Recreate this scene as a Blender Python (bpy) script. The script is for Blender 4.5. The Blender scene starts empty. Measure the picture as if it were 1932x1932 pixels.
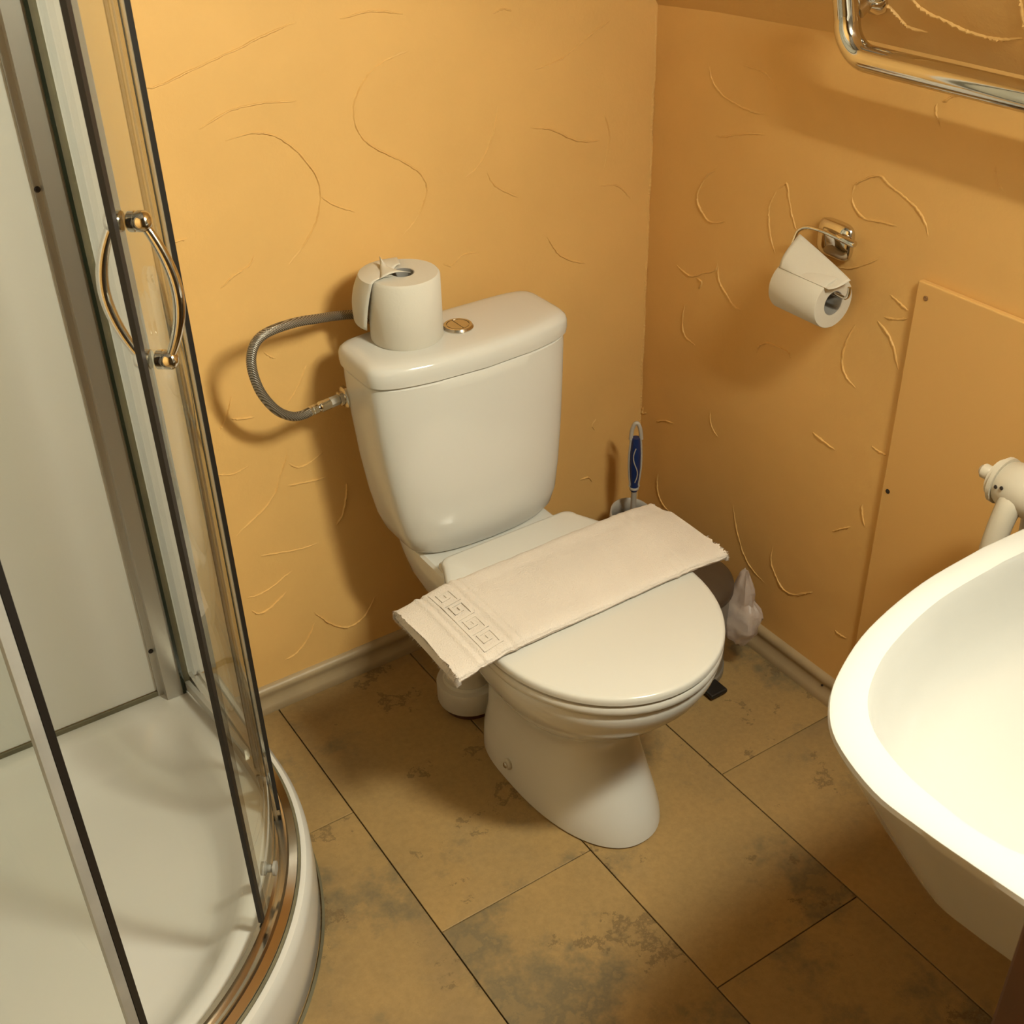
import bpy, bmesh, math, random
from mathutils import Vector, Matrix, noise as mnoise

S = bpy.context.scene
COL = S.collection
random.seed(7)

# ------------------------------------------------------------------ camera
CAM_POS = (-1.43174, -1.73101, 1.6)
YAW, PITCH, ROLL, F_PX = 0.56720, 0.58763, 0.02743, 2277.26
fw = Vector((math.sin(YAW)*math.cos(PITCH), math.cos(YAW)*math.cos(PITCH), -math.sin(PITCH)))
rt = Vector((math.cos(YAW), -math.sin(YAW), 0))
dn = fw.cross(rt)
r2 = math.cos(ROLL)*rt + math.sin(ROLL)*dn
d2 = -math.sin(ROLL)*rt + math.cos(ROLL)*dn
cam_d = bpy.data.cameras.new('camera')
cam_d.sensor_width = 36.0
cam_d.sensor_fit = 'HORIZONTAL'
cam_d.lens = F_PX/1932*36
cam_d.clip_start = 0.02
cam_d.dof.use_dof = True
cam_d.dof.focus_distance = 1.75
cam_d.dof.aperture_fstop = 20
cam = bpy.data.objects.new('camera', cam_d)
m = Matrix.Identity(4)
for i in range(3):
    m[i][0], m[i][1], m[i][2], m[i][3] = r2[i], -d2[i], -fw[i], CAM_POS[i]
cam.matrix_world = m
COL.objects.link(cam)
S.camera = cam

# ------------------------------------------------------------------ world, exposure
w = bpy.data.worlds.new('world')
S.world = w
w.use_nodes = True
w.node_tree.nodes['Background'].inputs[0].default_value = (0.9, 0.75, 0.55, 1)
w.node_tree.nodes['Background'].inputs[1].default_value = 0.02
S.view_settings.view_transform = 'Standard'
S.view_settings.look = 'None'
S.view_settings.gamma = 1
S.view_settings.use_curve_mapping = False
S.view_settings.exposure = 0.0
# flat lamp on the sloping ceiling above the basin (just outside the frame)
LAMP_AT = Vector((-0.40, -1.40, 1.790))          # where it sits on the slope
LAMP_SIZE, LAMP_W = (0.36, 0.13), 272.0           # along the slope, along y
LAMP_COL = (1.0, 0.98, 0.79)

# ------------------------------------------------------------------ materials
def new_mat(name):
    mt = bpy.data.materials.new(name)
    mt.use_nodes = True
    nt = mt.node_tree
    return mt, nt, nt.nodes['Principled BSDF']

def N(nt, typ, **kw):
    n = nt.nodes.new(typ)
    for k, v in kw.items():
        if k in n.inputs.keys():
            n.inputs[k].default_value = v
        else:
            setattr(n, k, v)
    return n

def L(nt, a, ao, b, bi):
    nt.links.new(a.outputs[ao], b.inputs[bi])

def ramp(nt, stops):
    r = nt.nodes.new('ShaderNodeValToRGB')
    e = r.color_ramp.elements
    while len(e) < len(stops):
        e.new(0.5)
    for i, (p_, c) in enumerate(stops):
        e[i].position = p_
        e[i].color = (*c, 1) if len(c) == 3 else c
    return r

ALB = 0.74        # overall reflectance of the matt and glazed surfaces

def simple(name, col, rough=0.5, metal=0.0, spec=0.5, bump=None, coat=0.0, var=0.0):
    if metal < 0.5:
        col = tuple(c*ALB for c in col)
    mt, nt, b = new_mat(name)
    b.inputs['Base Color'].default_value = (*col, 1)
    b.inputs['Roughness'].default_value = rough
    b.inputs['Metallic'].default_value = metal
    b.inputs['Specular IOR Level'].default_value = spec
    b.inputs['Coat Weight'].default_value = coat
    tc = N(nt, 'ShaderNodeTexCoord')
    if var:
        nz = N(nt, 'ShaderNodeTexNoise', Scale=9.0, Detail=5.0)
        L(nt, tc, 'Object', nz, 'Vector')
        rp = ramp(nt, [(0.3, tuple(c*(1-var) for c in col)), (0.7, tuple(min(1, c*(1+var)) for c in col))])
        L(nt, nz, 'Fac', rp, 'Fac')
        L(nt, rp, 'Color', b, 'Base Color')
    if bump:
        sc, st, dist = bump
        nz = N(nt, 'ShaderNodeTexNoise', Scale=sc, Detail=3.0)
        L(nt, tc, 'Object', nz, 'Vector')
        bp = N(nt, 'ShaderNodeBump', Strength=st, Distance=dist)
        L(nt, nz, 'Fac', bp, 'Height')
        L(nt, bp, 'Normal', b, 'Normal')
    return mt

def plaster(name, col):
    col = tuple(c*ALB for c in col)
    mt, nt, b = new_mat(name)
    tc = N(nt, 'ShaderNodeTexCoord')
    n1 = N(nt, 'ShaderNodeTexNoise', Scale=3.0, Detail=6.0, Roughness=0.6)
    L(nt, tc, 'Object', n1, 'Vector')
    rp = ramp(nt, [(0.3, tuple(c*0.93 for c in col)), (0.7, tuple(min(1, c*1.05) for c in col))])
    L(nt, n1, 'Fac', rp, 'Fac')
    L(nt, rp, 'Color', b, 'Base Color')
    b.inputs['Roughness'].default_value = 0.55
    b.inputs['Specular IOR Level'].default_value = 0.3
    n2 = N(nt, 'ShaderNodeTexNoise', Scale=14.0, Detail=5.0, Roughness=0.55)
    n3 = N(nt, 'ShaderNodeTexNoise', Scale=220.0, Detail=2.0)
    L(nt, tc, 'Object', n2, 'Vector')
    L(nt, tc, 'Object', n3, 'Vector')
    b1 = N(nt, 'ShaderNodeBump', Strength=0.35, Distance=0.006)
    b2 = N(nt, 'ShaderNodeBump', Strength=0.25, Distance=0.0006)
    L(nt, n2, 'Fac', b1, 'Height')
    L(nt, n3, 'Fac', b2, 'Height')
    L(nt, b1, 'Normal', b2, 'Normal')
    L(nt, b2, 'Normal', b, 'Normal')
    return mt

def glass_mat(name, tint):
    mt = bpy.data.materials.new(name)
    mt.use_nodes = True
    nt = mt.node_tree
    nt.nodes.clear()
    out = N(nt, 'ShaderNodeOutputMaterial')
    tr = N(nt, 'ShaderNodeBsdfTransparent', Color=(*tint, 1))
    gl = N(nt, 'ShaderNodeBsdfGlossy', Color=(1, 1, 1, 1), Roughness=0.01)
    lw = N(nt, 'ShaderNodeLayerWeight', Blend=0.5)
    pw = N(nt, 'ShaderNodeMath', operation='POWER')
    pw.inputs[1].default_value = 5.0
    L(nt, lw, 'Facing', pw, 0)
    fr = N(nt, 'ShaderNodeMath', operation='MULTIPLY_ADD')
    fr.inputs[1].default_value = 0.9
    fr.inputs[2].default_value = 0.03
    L(nt, pw, 'Value', fr, 0)
    mx = N(nt, 'ShaderNodeMixShader')
    L(nt, fr, 'Value', mx, 0)
    L(nt, tr, 'BSDF', mx, 1)
    L(nt, gl, 'BSDF', mx, 2)
    L(nt, mx, 'Shader', out, 'Surface')
    return mt

def tile_mat(name):
    mt, nt, b = new_mat(name)
    geo = N(nt, 'ShaderNodeNewGeometry')
    oi = N(nt, 'ShaderNodeObjectInfo')
    mul = N(nt, 'ShaderNodeVectorMath', operation='SCALE')
    mul.inputs[0].default_value = (13.7, 7.3, 3.1)
    L(nt, oi, 'Random', mul, 'Scale')
    add = N(nt, 'ShaderNodeVectorMath', operation='ADD')
    L(nt, geo, 'Position', add, 0)
    L(nt, mul, 'Vector', add, 1)
    n1 = N(nt, 'ShaderNodeTexNoise', Scale=3.2, Detail=5.0, Roughness=0.55)
    L(nt, add, 'Vector', n1, 'Vector')
    rp = ramp(nt, [(0.30, (0.300, 0.205, 0.098)), (0.45, (0.395, 0.260, 0.106)),
                   (0.60, (0.445, 0.286, 0.112)), (0.75, (0.375, 0.260, 0.122))])
    L(nt, n1, 'Fac', rp, 'Fac')
    # fine grain
    n2 = N(nt, 'ShaderNodeTexNoise', Scale=90.0, Detail=6.0, Roughness=0.7)
    L(nt, add, 'Vector', n2, 'Vector')
    rg = ramp(nt, [(0.3, (0.86, 0.86, 0.86)), (0.7, (1.08, 1.08, 1.08))])
    L(nt, n2, 'Fac', rg, 'Fac')
    mg = N(nt, 'ShaderNodeMixRGB', blend_type='MULTIPLY')
    mg.inputs[0].default_value = 1.0
    L(nt, rp, 'Color', mg, 1)
    L(nt, rg, 'Color', mg, 2)
    # grey eroded patches, speckled at their borders
    n3 = N(nt, 'ShaderNodeTexNoise', Scale=4.5, Detail=9.0, Roughness=0.68)
    sh = N(nt, 'ShaderNodeVectorMath', operation='ADD')
    sh.inputs[1].default_value = (5.2, 1.7, 0.4)
    L(nt, add, 'Vector', sh, 0)
    L(nt, sh, 'Vector', n3, 'Vector')
    r3 = ramp(nt, [(0.54, (0, 0, 0)), (0.62, (0.75, 0.75, 0.75)), (0.645, (1, 1, 1)), (0.665, (0.55, 0.55, 0.55))])
    L(nt, n3, 'Fac', r3, 'Fac')
    m2 = N(nt, 'ShaderNodeMixRGB', blend_type='MIX')
    L(nt, r3, 'Color', m2, 0)
    L(nt, mg, 'Color', m2, 1)
    m2.inputs[2].default_value = (0.205, 0.158, 0.086, 1)
    # thin brown erosion seams round the worn places
    n4 = N(nt, 'ShaderNodeTexNoise', Scale=6.0, Detail=10.0, Roughness=0.72)
    L(nt, sh, 'Vector', n4, 'Vector')
    r4 = ramp(nt, [(0.590, (0, 0, 0)), (0.605, (0.65, 0.65, 0.65)), (0.615, (0.65, 0.65, 0.65)), (0.645, (0, 0, 0))])
    L(nt, n4, 'Fac', r4, 'Fac')
    m4 = N(nt, 'ShaderNodeMixRGB', blend_type='MIX')
    L(nt, r4, 'Color', m4, 0)
    L(nt, m2, 'Color', m4, 1)
    m4.inputs[2].default_value = (0.16, 0.105, 0.05, 1)
    m2 = m4
    m3 = N(nt, 'ShaderNodeMixRGB', blend_type='MULTIPLY')
    m3.inputs[0].default_value = 1.0
    m3.inputs[2].default_value = (ALB, ALB, ALB, 1)
    L(nt, m2, 'Color', m3, 1)
    L(nt, m3, 'Color', b, 'Base Color')
    b.inputs['Roughness'].default_value = 0.48
    b.inputs['Specular IOR Level'].default_value = 0.35
    bp = N(nt, 'ShaderNodeBump', Strength=0.25, Distance=0.0008)
    L(nt, n2, 'Fac', bp, 'Height')
    L(nt, bp, 'Normal', b, 'Normal')
    return mt

def braid_mat(name):
    mt, nt, b = new_mat(name)
    tc = N(nt, 'ShaderNodeTexCoord')
    w1 = N(nt, 'ShaderNodeTexWave', Scale=150.0, Distortion=0.3)
    w1.bands_direction = 'DIAGONAL'
    w2 = N(nt, 'ShaderNodeTexWave', Scale=190.0, Distortion=0.3)
    w2.bands_direction = 'Z'
    L(nt, tc, 'Object', w1, 'Vector')
    L(nt, tc, 'Object', w2, 'Vector')
    mx = N(nt, 'ShaderNodeMixRGB', blend_type='MULTIPLY')
    mx.inputs[0].default_value = 1.0
    L(nt, w1, 'Color', mx, 1)
    L(nt, w2, 'Color', mx, 2)
    rp = ramp(nt, [(0.0, (0.10, 0.085, 0.06)), (0.6, (0.52, 0.48, 0.42))])
    L(nt, mx, 'Color', rp, 'Fac')
    L(nt, rp, 'Color', b, 'Base Color')
    bp = N(nt, 'ShaderNodeBump', Strength=0.6, Distance=0.0006)
    L(nt, mx, 'Color', bp, 'Height')
    L(nt, bp, 'Normal', b, 'Normal')
    b.inputs['Metallic'].default_value = 0.75
    b.inputs['Roughness'].default_value = 0.35
    return mt

ORANGE = (0.93, 0.565, 0.195)
M = {}
M['wall'] = plaster('orange plaster', ORANGE)
M['board'] = simple('orange painted board', (0.90, 0.54, 0.185), 0.5, spec=0.3, bump=(160, 0.15, 0.0006))
M['ceil'] = plaster('ceiling plaster', (0.86, 0.53, 0.19))
M['white'] = simple('grey wall paint', (0.26, 0.25, 0.23), 0.6, bump=(60, 0.1, 0.001))
M['tile'] = tile_mat('stone look tile')
M['gap'] = simple('tile joint', (0.035, 0.024, 0.012), 0.9, bump=(80, 0.2, 0.001))
M['skirting'] = simple('beige skirting', (0.50, 0.375, 0.215), 0.45, var=0.12, bump=(60, 0.1, 0.0006))
M['porcelain'] = simple('white porcelain', (0.79, 0.775, 0.72), 0.10, spec=0.55, bump=(6, 0.03, 0.004))
M['basin'] = simple('darkened white basin ceramic', (0.54, 0.525, 0.485), 0.12, spec=0.5, bump=(6, 0.03, 0.004))  # white porcelain darkened in colour to offset strong lamp light on the basin
M['seat'] = simple('white seat plastic', (0.79, 0.765, 0.70), 0.16, spec=0.5, bump=(300, 0.02, 0.0003))
M['acrylic'] = simple('white acrylic', (0.79, 0.765, 0.71), 0.14, spec=0.5, bump=(4, 0.03, 0.004))
M['panel'] = simple('white wall panel', (0.79, 0.775, 0.72), 0.35, spec=0.4, bump=(90, 0.05, 0.0005))
M['plastic'] = simple('white plastic', (0.62, 0.58, 0.50), 0.4, bump=(40, 0.05, 0.0006))
M['alu'] = simple('brushed aluminium', (0.55, 0.53, 0.49), 0.34, metal=0.85, bump=(120, 0.06, 0.0005))
M['chrome'] = simple('chrome', (0.72, 0.69, 0.64), 0.07, metal=1.0, bump=(30, 0.02, 0.001))
M['chrome_worn'] = simple('worn chrome', (0.60, 0.55, 0.48), 0.16, metal=1.0, bump=(60, 0.05, 0.0008))
M['black'] = simple('black rubber', (0.012, 0.009, 0.007), 0.5, bump=(100, 0.1, 0.0005))
M['sealant'] = simple('olive sealant', (0.17, 0.15, 0.09), 0.6, var=0.3, bump=(120, 0.3, 0.001))
M['glass'] = glass_mat('clear glass', (0.955, 0.965, 0.945))
M['smoke'] = glass_mat('translucent strip', (0.80, 0.79, 0.78))
M['glassedge'] = simple('glass edge', (0.02, 0.028, 0.018), 0.15, bump=(60, 0.05, 0.0004))
M['clear'] = simple('clear seal strip', (0.42, 0.40, 0.36), 0.25, var=0.15, bump=(80, 0.1, 0.0005))
M['paper'] = simple('toilet paper', (0.80, 0.755, 0.655), 0.9, spec=0.1, bump=(260, 0.35, 0.0007))
M['core'] = simple('grey cardboard', (0.36, 0.34, 0.31), 0.85, bump=(150, 0.2, 0.0006))
M['terry'] = simple('white terry', (0.86, 0.77, 0.68), 0.95, spec=0.05, var=0.04, bump=(420, 0.8, 0.0018))
M['weave'] = simple('woven towel band', (0.84, 0.76, 0.67), 0.85, spec=0.1, bump=(900, 0.5, 0.0008))
M['braid'] = braid_mat('braided steel hose')
M['blue'] = simple('blue grip', (0.012, 0.035, 0.16), 0.35, bump=(90, 0.1, 0.0006))
M['brushwhite'] = simple('translucent white plastic', (0.60, 0.56, 0.50), 0.35, bump=(60, 0.05, 0.0006))
M['lidbrown'] = simple('dark bin lid', (0.095, 0.065, 0.042), 0.4, var=0.12, bump=(80, 0.1, 0.0006))
M['binsteel'] = simple('bin steel', (0.28, 0.27, 0.24), 0.4, metal=0.5, bump=(140, 0.1, 0.0005))
M['radiator'] = simple('radiator enamel', (0.70, 0.64, 0.52), 0.42, var=0.08, bump=(45, 0.35, 0.002))
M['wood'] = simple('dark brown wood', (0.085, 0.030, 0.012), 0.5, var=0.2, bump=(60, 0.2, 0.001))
M['dark'] = simple('dark spot', (0.02, 0.012, 0.008), 0.7, bump=(100, 0.2, 0.0005))
M['screw'] = simple('painted screw head', (0.40, 0.22, 0.09), 0.45, metal=0.3, bump=(100, 0.2, 0.0005))

def bag_mat():
    mt = bpy.data.materials.new('thin bin bag')
    mt.use_nodes = True
    nt = mt.node_tree
    b = nt.nodes['Principled BSDF']
    b.inputs['Base Color'].default_value = (0.62, 0.52, 0.47, 1)
    b.inputs['Roughness'].default_value = 0.35
    tc = N(nt, 'ShaderNodeTexCoord')
    nz = N(nt, 'ShaderNodeTexNoise', Scale=35.0, Detail=4.0)
    L(nt, tc, 'Object', nz, 'Vector')
    bp = N(nt, 'ShaderNodeBump', Strength=0.7, Distance=0.006)
    L(nt, nz, 'Fac', bp, 'Height')
    L(nt, bp, 'Normal', b, 'Normal')
    tr = N(nt, 'ShaderNodeBsdfTransparent')
    mx = N(nt, 'ShaderNodeMixShader')
    mx.inputs[0].default_value = 0.45
    out = nt.nodes['Material Output']
    L(nt, b, 'BSDF', mx, 1)
    L(nt, tr, 'BSDF', mx, 2)
    L(nt, mx, 'Shader', out, 'Surface')
    return mt
M['bag'] = bag_mat()

def emit_mat(name, power):
    mt, nt, b = new_mat(name)
    b.inputs['Base Color'].default_value = (0.8, 0.8, 0.8, 1)
    b.inputs['Emission Color'].default_value = (*LAMP_COL, 1)
    b.inputs['Emission Strength'].default_value = power
    return mt
M['emit'] = emit_mat('lamp diffuser', LAMP_W)

# ------------------------------------------------------------------ mesh helpers
def mesh_obj(name, verts, faces, mat, parent=None, smooth=True, loc=None):
    me = bpy.data.meshes.new(name)
    me.from_pydata([tuple(v) for v in verts], [], faces)
    bm = bmesh.new()
    bm.from_mesh(me)
    bmesh.ops.recalc_face_normals(bm, faces=bm.faces)
    bm.to_mesh(me)
    bm.free()
    me.update()
    return link(name, me, mat, parent, smooth, loc)

def link(name, me, mat, parent=None, smooth=True, loc=None):
    o = bpy.data.objects.new(name, me)
    COL.objects.link(o)
    me.materials.append(M[mat] if isinstance(mat, str) else mat)
    if smooth:
        me.polygons.foreach_set('use_smooth', [True]*len(me.polygons))
        try:
            me.set_sharp_from_angle(angle=math.radians(38))
        except Exception:
            pass
    if parent:
        o.parent = parent
    if loc:
        o.location = loc
    return o

def tag(o, label=None, cat=None, group=None, kind=None):
    if label: o['label'] = label
    if cat: o['category'] = cat
    if group: o['group'] = group
    if kind: o['kind'] = kind
    return o

def empty(name, loc, label=None, cat=None, rz=0.0):
    o = bpy.data.objects.new(name, None)
    o.empty_display_size = 0.05
    COL.objects.link(o)
    o.location = loc
    o.rotation_euler = (0, 0, rz)
    return tag(o, label, cat)

def loft_geo(rings, cap0=True, cap1=True, closed_path=False):
    v, f = [], []
    n = len(rings[0])
    for r in rings:
        v += [tuple(q) for q in r]
    K = len(rings)
    for i in range(K if closed_path else K-1):
        a, b = i*n, ((i+1) % K)*n
        for j in range(n):
            k = (j+1) % n
            f.append((a+j, a+k, b+k, b+j))
    if not closed_path:
        if cap0: f.append(tuple(range(n))[::-1])
        if cap1: f.append(tuple(range((K-1)*n, K*n)))
    return v, f

def loft(name, rings, mat, parent=None, cap0=True, cap1=True, closed_path=False, smooth=True, off=(0, 0, 0)):
    v, f = loft_geo(rings, cap0, cap1, closed_path)
    o = Vector(off)
    return mesh_obj(name, [Vector(q)-o for q in v], f, mat, parent, smooth)

def merge(*gs):
    V, F = [], []
    for v, f in gs:
        k = len(V)
        V += [tuple(q) for q in v]
        F += [tuple(i+k for i in q) for q in f]
    return V, F

def box_geo(x0, x1, y0, y1, z0, z1):
    v = [(x, y, z) for z in (z0, z1) for y in (y0, y1) for x in (x0, x1)]
    f = [(0, 2, 3, 1), (4, 5, 7, 6), (0, 1, 5, 4), (2, 6, 7, 3), (0, 4, 6, 2), (1, 3, 7, 5)]
    return v, f

def bev(o, wd=0.002, seg=2):
    md = o.modifiers.new('bevel', 'BEVEL')
    md.width = wd
    md.segments = seg
    md.limit_method = 'ANGLE'
    return o

def box(name, b, mat, parent=None, bevel=0.0, smooth=False, off=(0, 0, 0)):
    v, f = box_geo(*b)
    o = mesh_obj(name, [Vector(q)-Vector(off) for q in v], f, mat, parent, smooth)
    if bevel:
        bev(o, bevel)
    return o

def frame(d):
    d = Vector(d).normalized()
    up = Vector((0, 0, 1)) if abs(d.z) < 0.9 else Vector((1, 0, 0))
    a = d.cross(up).normalized()
    b = a.cross(d).normalized()
    return a, b

def catmull(pts, per=8):
    P = [Vector(q) for q in pts]
    P = [P[0]*2-P[1]] + P + [P[-1]*2-P[-2]]
    out = []
    for i in range(1, len(P)-2):
        for k in range(per):
            t = k/per
            a, b, c, d = P[i-1], P[i], P[i+1], P[i+2]
            out.append(0.5*((2*b)+(c-a)*t+(2*a-5*b+4*c-d)*t*t+(3*b-a-3*c+d)*t**3))
    out.append(P[-2].copy())
    return out

def tube_geo(path, rad, n=12, cap=True):
    path = [Vector(q) for q in path]
    K = len(path)
    rads = rad if isinstance(rad, (list, tuple)) else [rad]*K
    rings = []
    t0 = (path[1]-path[0]).normalized()
    a, b = frame(t0)
    for i in range(K):
        if i == 0: t = path[1]-path[0]
        elif i == K-1: t = path[-1]-path[-2]
        else: t = path[i+1]-path[i-1]
        t.normalize()
        a = (a - t*a.dot(t)).normalized()
        b = t.cross(a)
        rings.append([path[i]+(a*math.cos(2*math.pi*j/n)+b*math.sin(2*math.pi*j/n))*rads[i] for j in range(n)])
    return loft_geo(rings, cap, cap)

def tube(name, path, rad, mat, parent=None, n=12, off=(0, 0, 0)):
    v, f = tube_geo(path, rad, n)
    return mesh_obj(name, [Vector(q)-Vector(off) for q in v], f, mat, parent)

def lathe_geo(prof, origin=(0, 0, 0), axis=(0, 0, 1), n=32, closed=False, cap=True):
    ax = Vector(axis).normalized()
    a, b = frame(ax)
    o = Vector(origin)
    rings = [[o+ax*h+(a*math.cos(2*math.pi*j/n)+b*math.sin(2*math.pi*j/n))*max(r, 1e-5) for j in range(n)] for r, h in prof]
    return loft_geo(rings, cap, cap, closed)

def lathe(name, prof, mat, parent=None, origin=(0, 0, 0), axis=(0, 0, 1), n=32, closed=False, cap=True):
    v, f = lathe_geo(prof, origin, axis, n, closed, cap)
    return mesh_obj(name, v, f, mat, parent)

def sgnpow(c, e):
    return math.copysign(abs(c)**e, c)

def egg(hw, fb, ff, fm, z, nb=2.0, nf=2.0, N_=72, cx=0.0):
    """closed outline; x = side, y = -distance from the wall"""
    out = []
    for k in range(N_):
        a = 2*math.pi*k/N_
        ca, sa = math.cos(a), math.sin(a)
        n = nf if ca > 0 else nb
        x = hw*sgnpow(sa, 2/n)
        f_ = fm+((ff-fm) if ca > 0 else (fm-fb))*sgnpow(ca, 2/n)
        out.append(Vector((cx+x, -f_, z)))
    return out

def rrect(hw, f0, f1, z, n=6.0, bow=0.0, N_=96):
    out = []
    fm, fh = (f0+f1)/2, (f1-f0)/2
    for k in range(N_):
        a = 2*math.pi*k/N_
        ca, sa = math.cos(a), math.sin(a)
        x = hw*sgnpow(sa, 2/n)
        f_ = fm+fh*sgnpow(ca, 2/n)
        if ca > 0:
            f_ += bow*(1-(x/hw)**2)*min(1, (f_-fm)/fh)
        out.append(Vector((x, -f_, z)))
    return out

def grid_geo(P):
    """P[i][j] grid of points"""
    a, b = len(P), len(P[0])
    v = [tuple(q) for row in P for q in row]
    f = [(i*b+j, i*b+j+1, (i+1)*b+j+1, (i+1)*b+j) for i in range(a-1) for j in range(b-1)]
    return v, f

def solid(o, th, offset=0.0):
    md = o.modifiers.new('thickness', 'SOLIDIFY')
    md.thickness = th
    md.offset = offset
    return o

# ================================================================== THE SETTING
XL, YF, ZC = -1.785, -2.40, 2.30           # left wall, far front wall, flat ceiling
floor = tag(box('floor', (XL-0.1, 0.1, YF-0.1, 0.1, -0.06, -0.006), 'gap'), kind='structure')
# stone-look tiles laid in staggered strips along y
XS = [-1.761, -1.470, -1.179, -0.8876, -0.5967, -0.3008, -0.0095]
PH = {2: -0.335, 3: -0.637, 4: -0.955, 5: -0.6315, 1: -0.03, 0: -0.36}
TL, G = 0.635, 0.0011
for i in range(6):
    y = PH[i]
    while y > -2.3:
        y -= TL
    while y < 0:
        y0, y1 = max(y, -2.38), min(y+TL, -0.004)
        if y1-y0 > 0.02:
            x0, x1 = XS[i]+G, XS[i+1]-G
            cx, cy = (x0+x1)/2, (y0+y1)/2
            t = box('floor_tile', (x0-cx, x1-cx, y0+G*0.7-cy, y1-G*0.7-cy, -0.006, 0.0), 'tile', floor, bevel=0.0008)
            t.location = (cx, cy, 0)
        y += TL

wall_back = tag(box('wall_back', (XL-0.1, 0.1, 0.0, 0.1, -0.05, ZC+0.1), 'wall'), kind='structure')
wall_right = tag(box('wall_right', (0.0, 0.1, YF, 0.0, -0.05, 1.20), 'wall'), kind='structure')
wall_left = tag(box('wall_left', (XL-0.1, XL, YF, 0.0, -0.05, ZC+0.1), 'wall'), kind='structure')
# sloping attic ceiling above the right wall, then the flat ceiling
SL = 1.50
YZ = [(0.0, 1.165), (-0.15, 1.176), (-0.42, 1.187), (-0.75, 1.189), (YF, 1.19)]
v, f = [], []
for y, z0 in YZ:
    for th in (0.0, 0.09):
        v.append((0.02, y, z0-0.02*SL+th*1.4))
        v.append((-(ZC-z0)/SL, y, ZC+th*1.4))
for i in range(len(YZ)-1):
    a, b = i*4, (i+1)*4
    f += [(a, a+1, b+1, b), (a+2, b+2, b+3, a+3), (a, b, b+2, a+2), (a+1, a+3, b+3, b+1)]
f += [(0, 2, 3, 1), (len(v)-4, len(v)-3, len(v)-1, len(v)-2)]
ceiling_slope = tag(mesh_obj('ceiling', v, f, 'ceil', smooth=False), kind='structure')
ceiling_flat = tag(box('ceiling', (XL-0.1, -0.80, YF-0.1, 0.1, ZC, ZC+0.1), 'white'), kind='structure')
# wall block on the basin side of the doorway, far wall behind the camera
wall_front = tag(box('wall_front', (-0.857, 0.1, YF, -1.478, -0.05, 1.55), 'white'), kind='structure')
wall_front2 = tag(box('wall_front', (-0.857, 0.1, -1.60, -1.478, 1.55, ZC), 'white'), kind='structure')
wall_front3 = tag(box('wall_front', (XL-0.1, 0.1, YF-0.1, YF, -0.05, ZC+0.1), 'white'), kind='structure')
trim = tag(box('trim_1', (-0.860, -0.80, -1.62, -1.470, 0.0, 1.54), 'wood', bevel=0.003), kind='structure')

# skirting boards
def skirting(name, prof, a, b, nrm):
    """prof: (out, z) extruded from a to b, nrm = direction into the room"""
    a, b, nrm = Vector(a), Vector(b), Vector(nrm)
    r0 = [a+nrm*o+Vector((0, 0, z)) for o, z in prof]
    r1 = [b+nrm*o+Vector((0, 0, z)) for o, z in prof]
    return tag(loft(name, [r0, r1], 'skirting', smooth=True), kind='structure')
PROF = [(0, 0), (0.0195, 0), (0.0195, 0.010), (0.0165, 0.016), (0.0125, 0.022), (0.0105, 0.030),
        (0.0105, 0.036), (0.0125, 0.041), (0.0120, 0.047), (0.0085, 0.052), (0.003, 0.0545), (0, 0.0545)]
skirting('baseboard_back', PROF, (-0.983, 0, 0), (0, 0, 0), (0, -1, 0))
bbr = skirting('baseboard_right', PROF, (0, 0, 0), (0, -1.478, 0), (-1, 0, 0))
lathe('screw', [(0.0025, 0), (0.0025, 0.001), (0.001, 0.0014)], 'dark', bbr, origin=(-0.0112, -0.5873, 0.032), axis=(-1, 0, 0.3), n=10)

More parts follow.
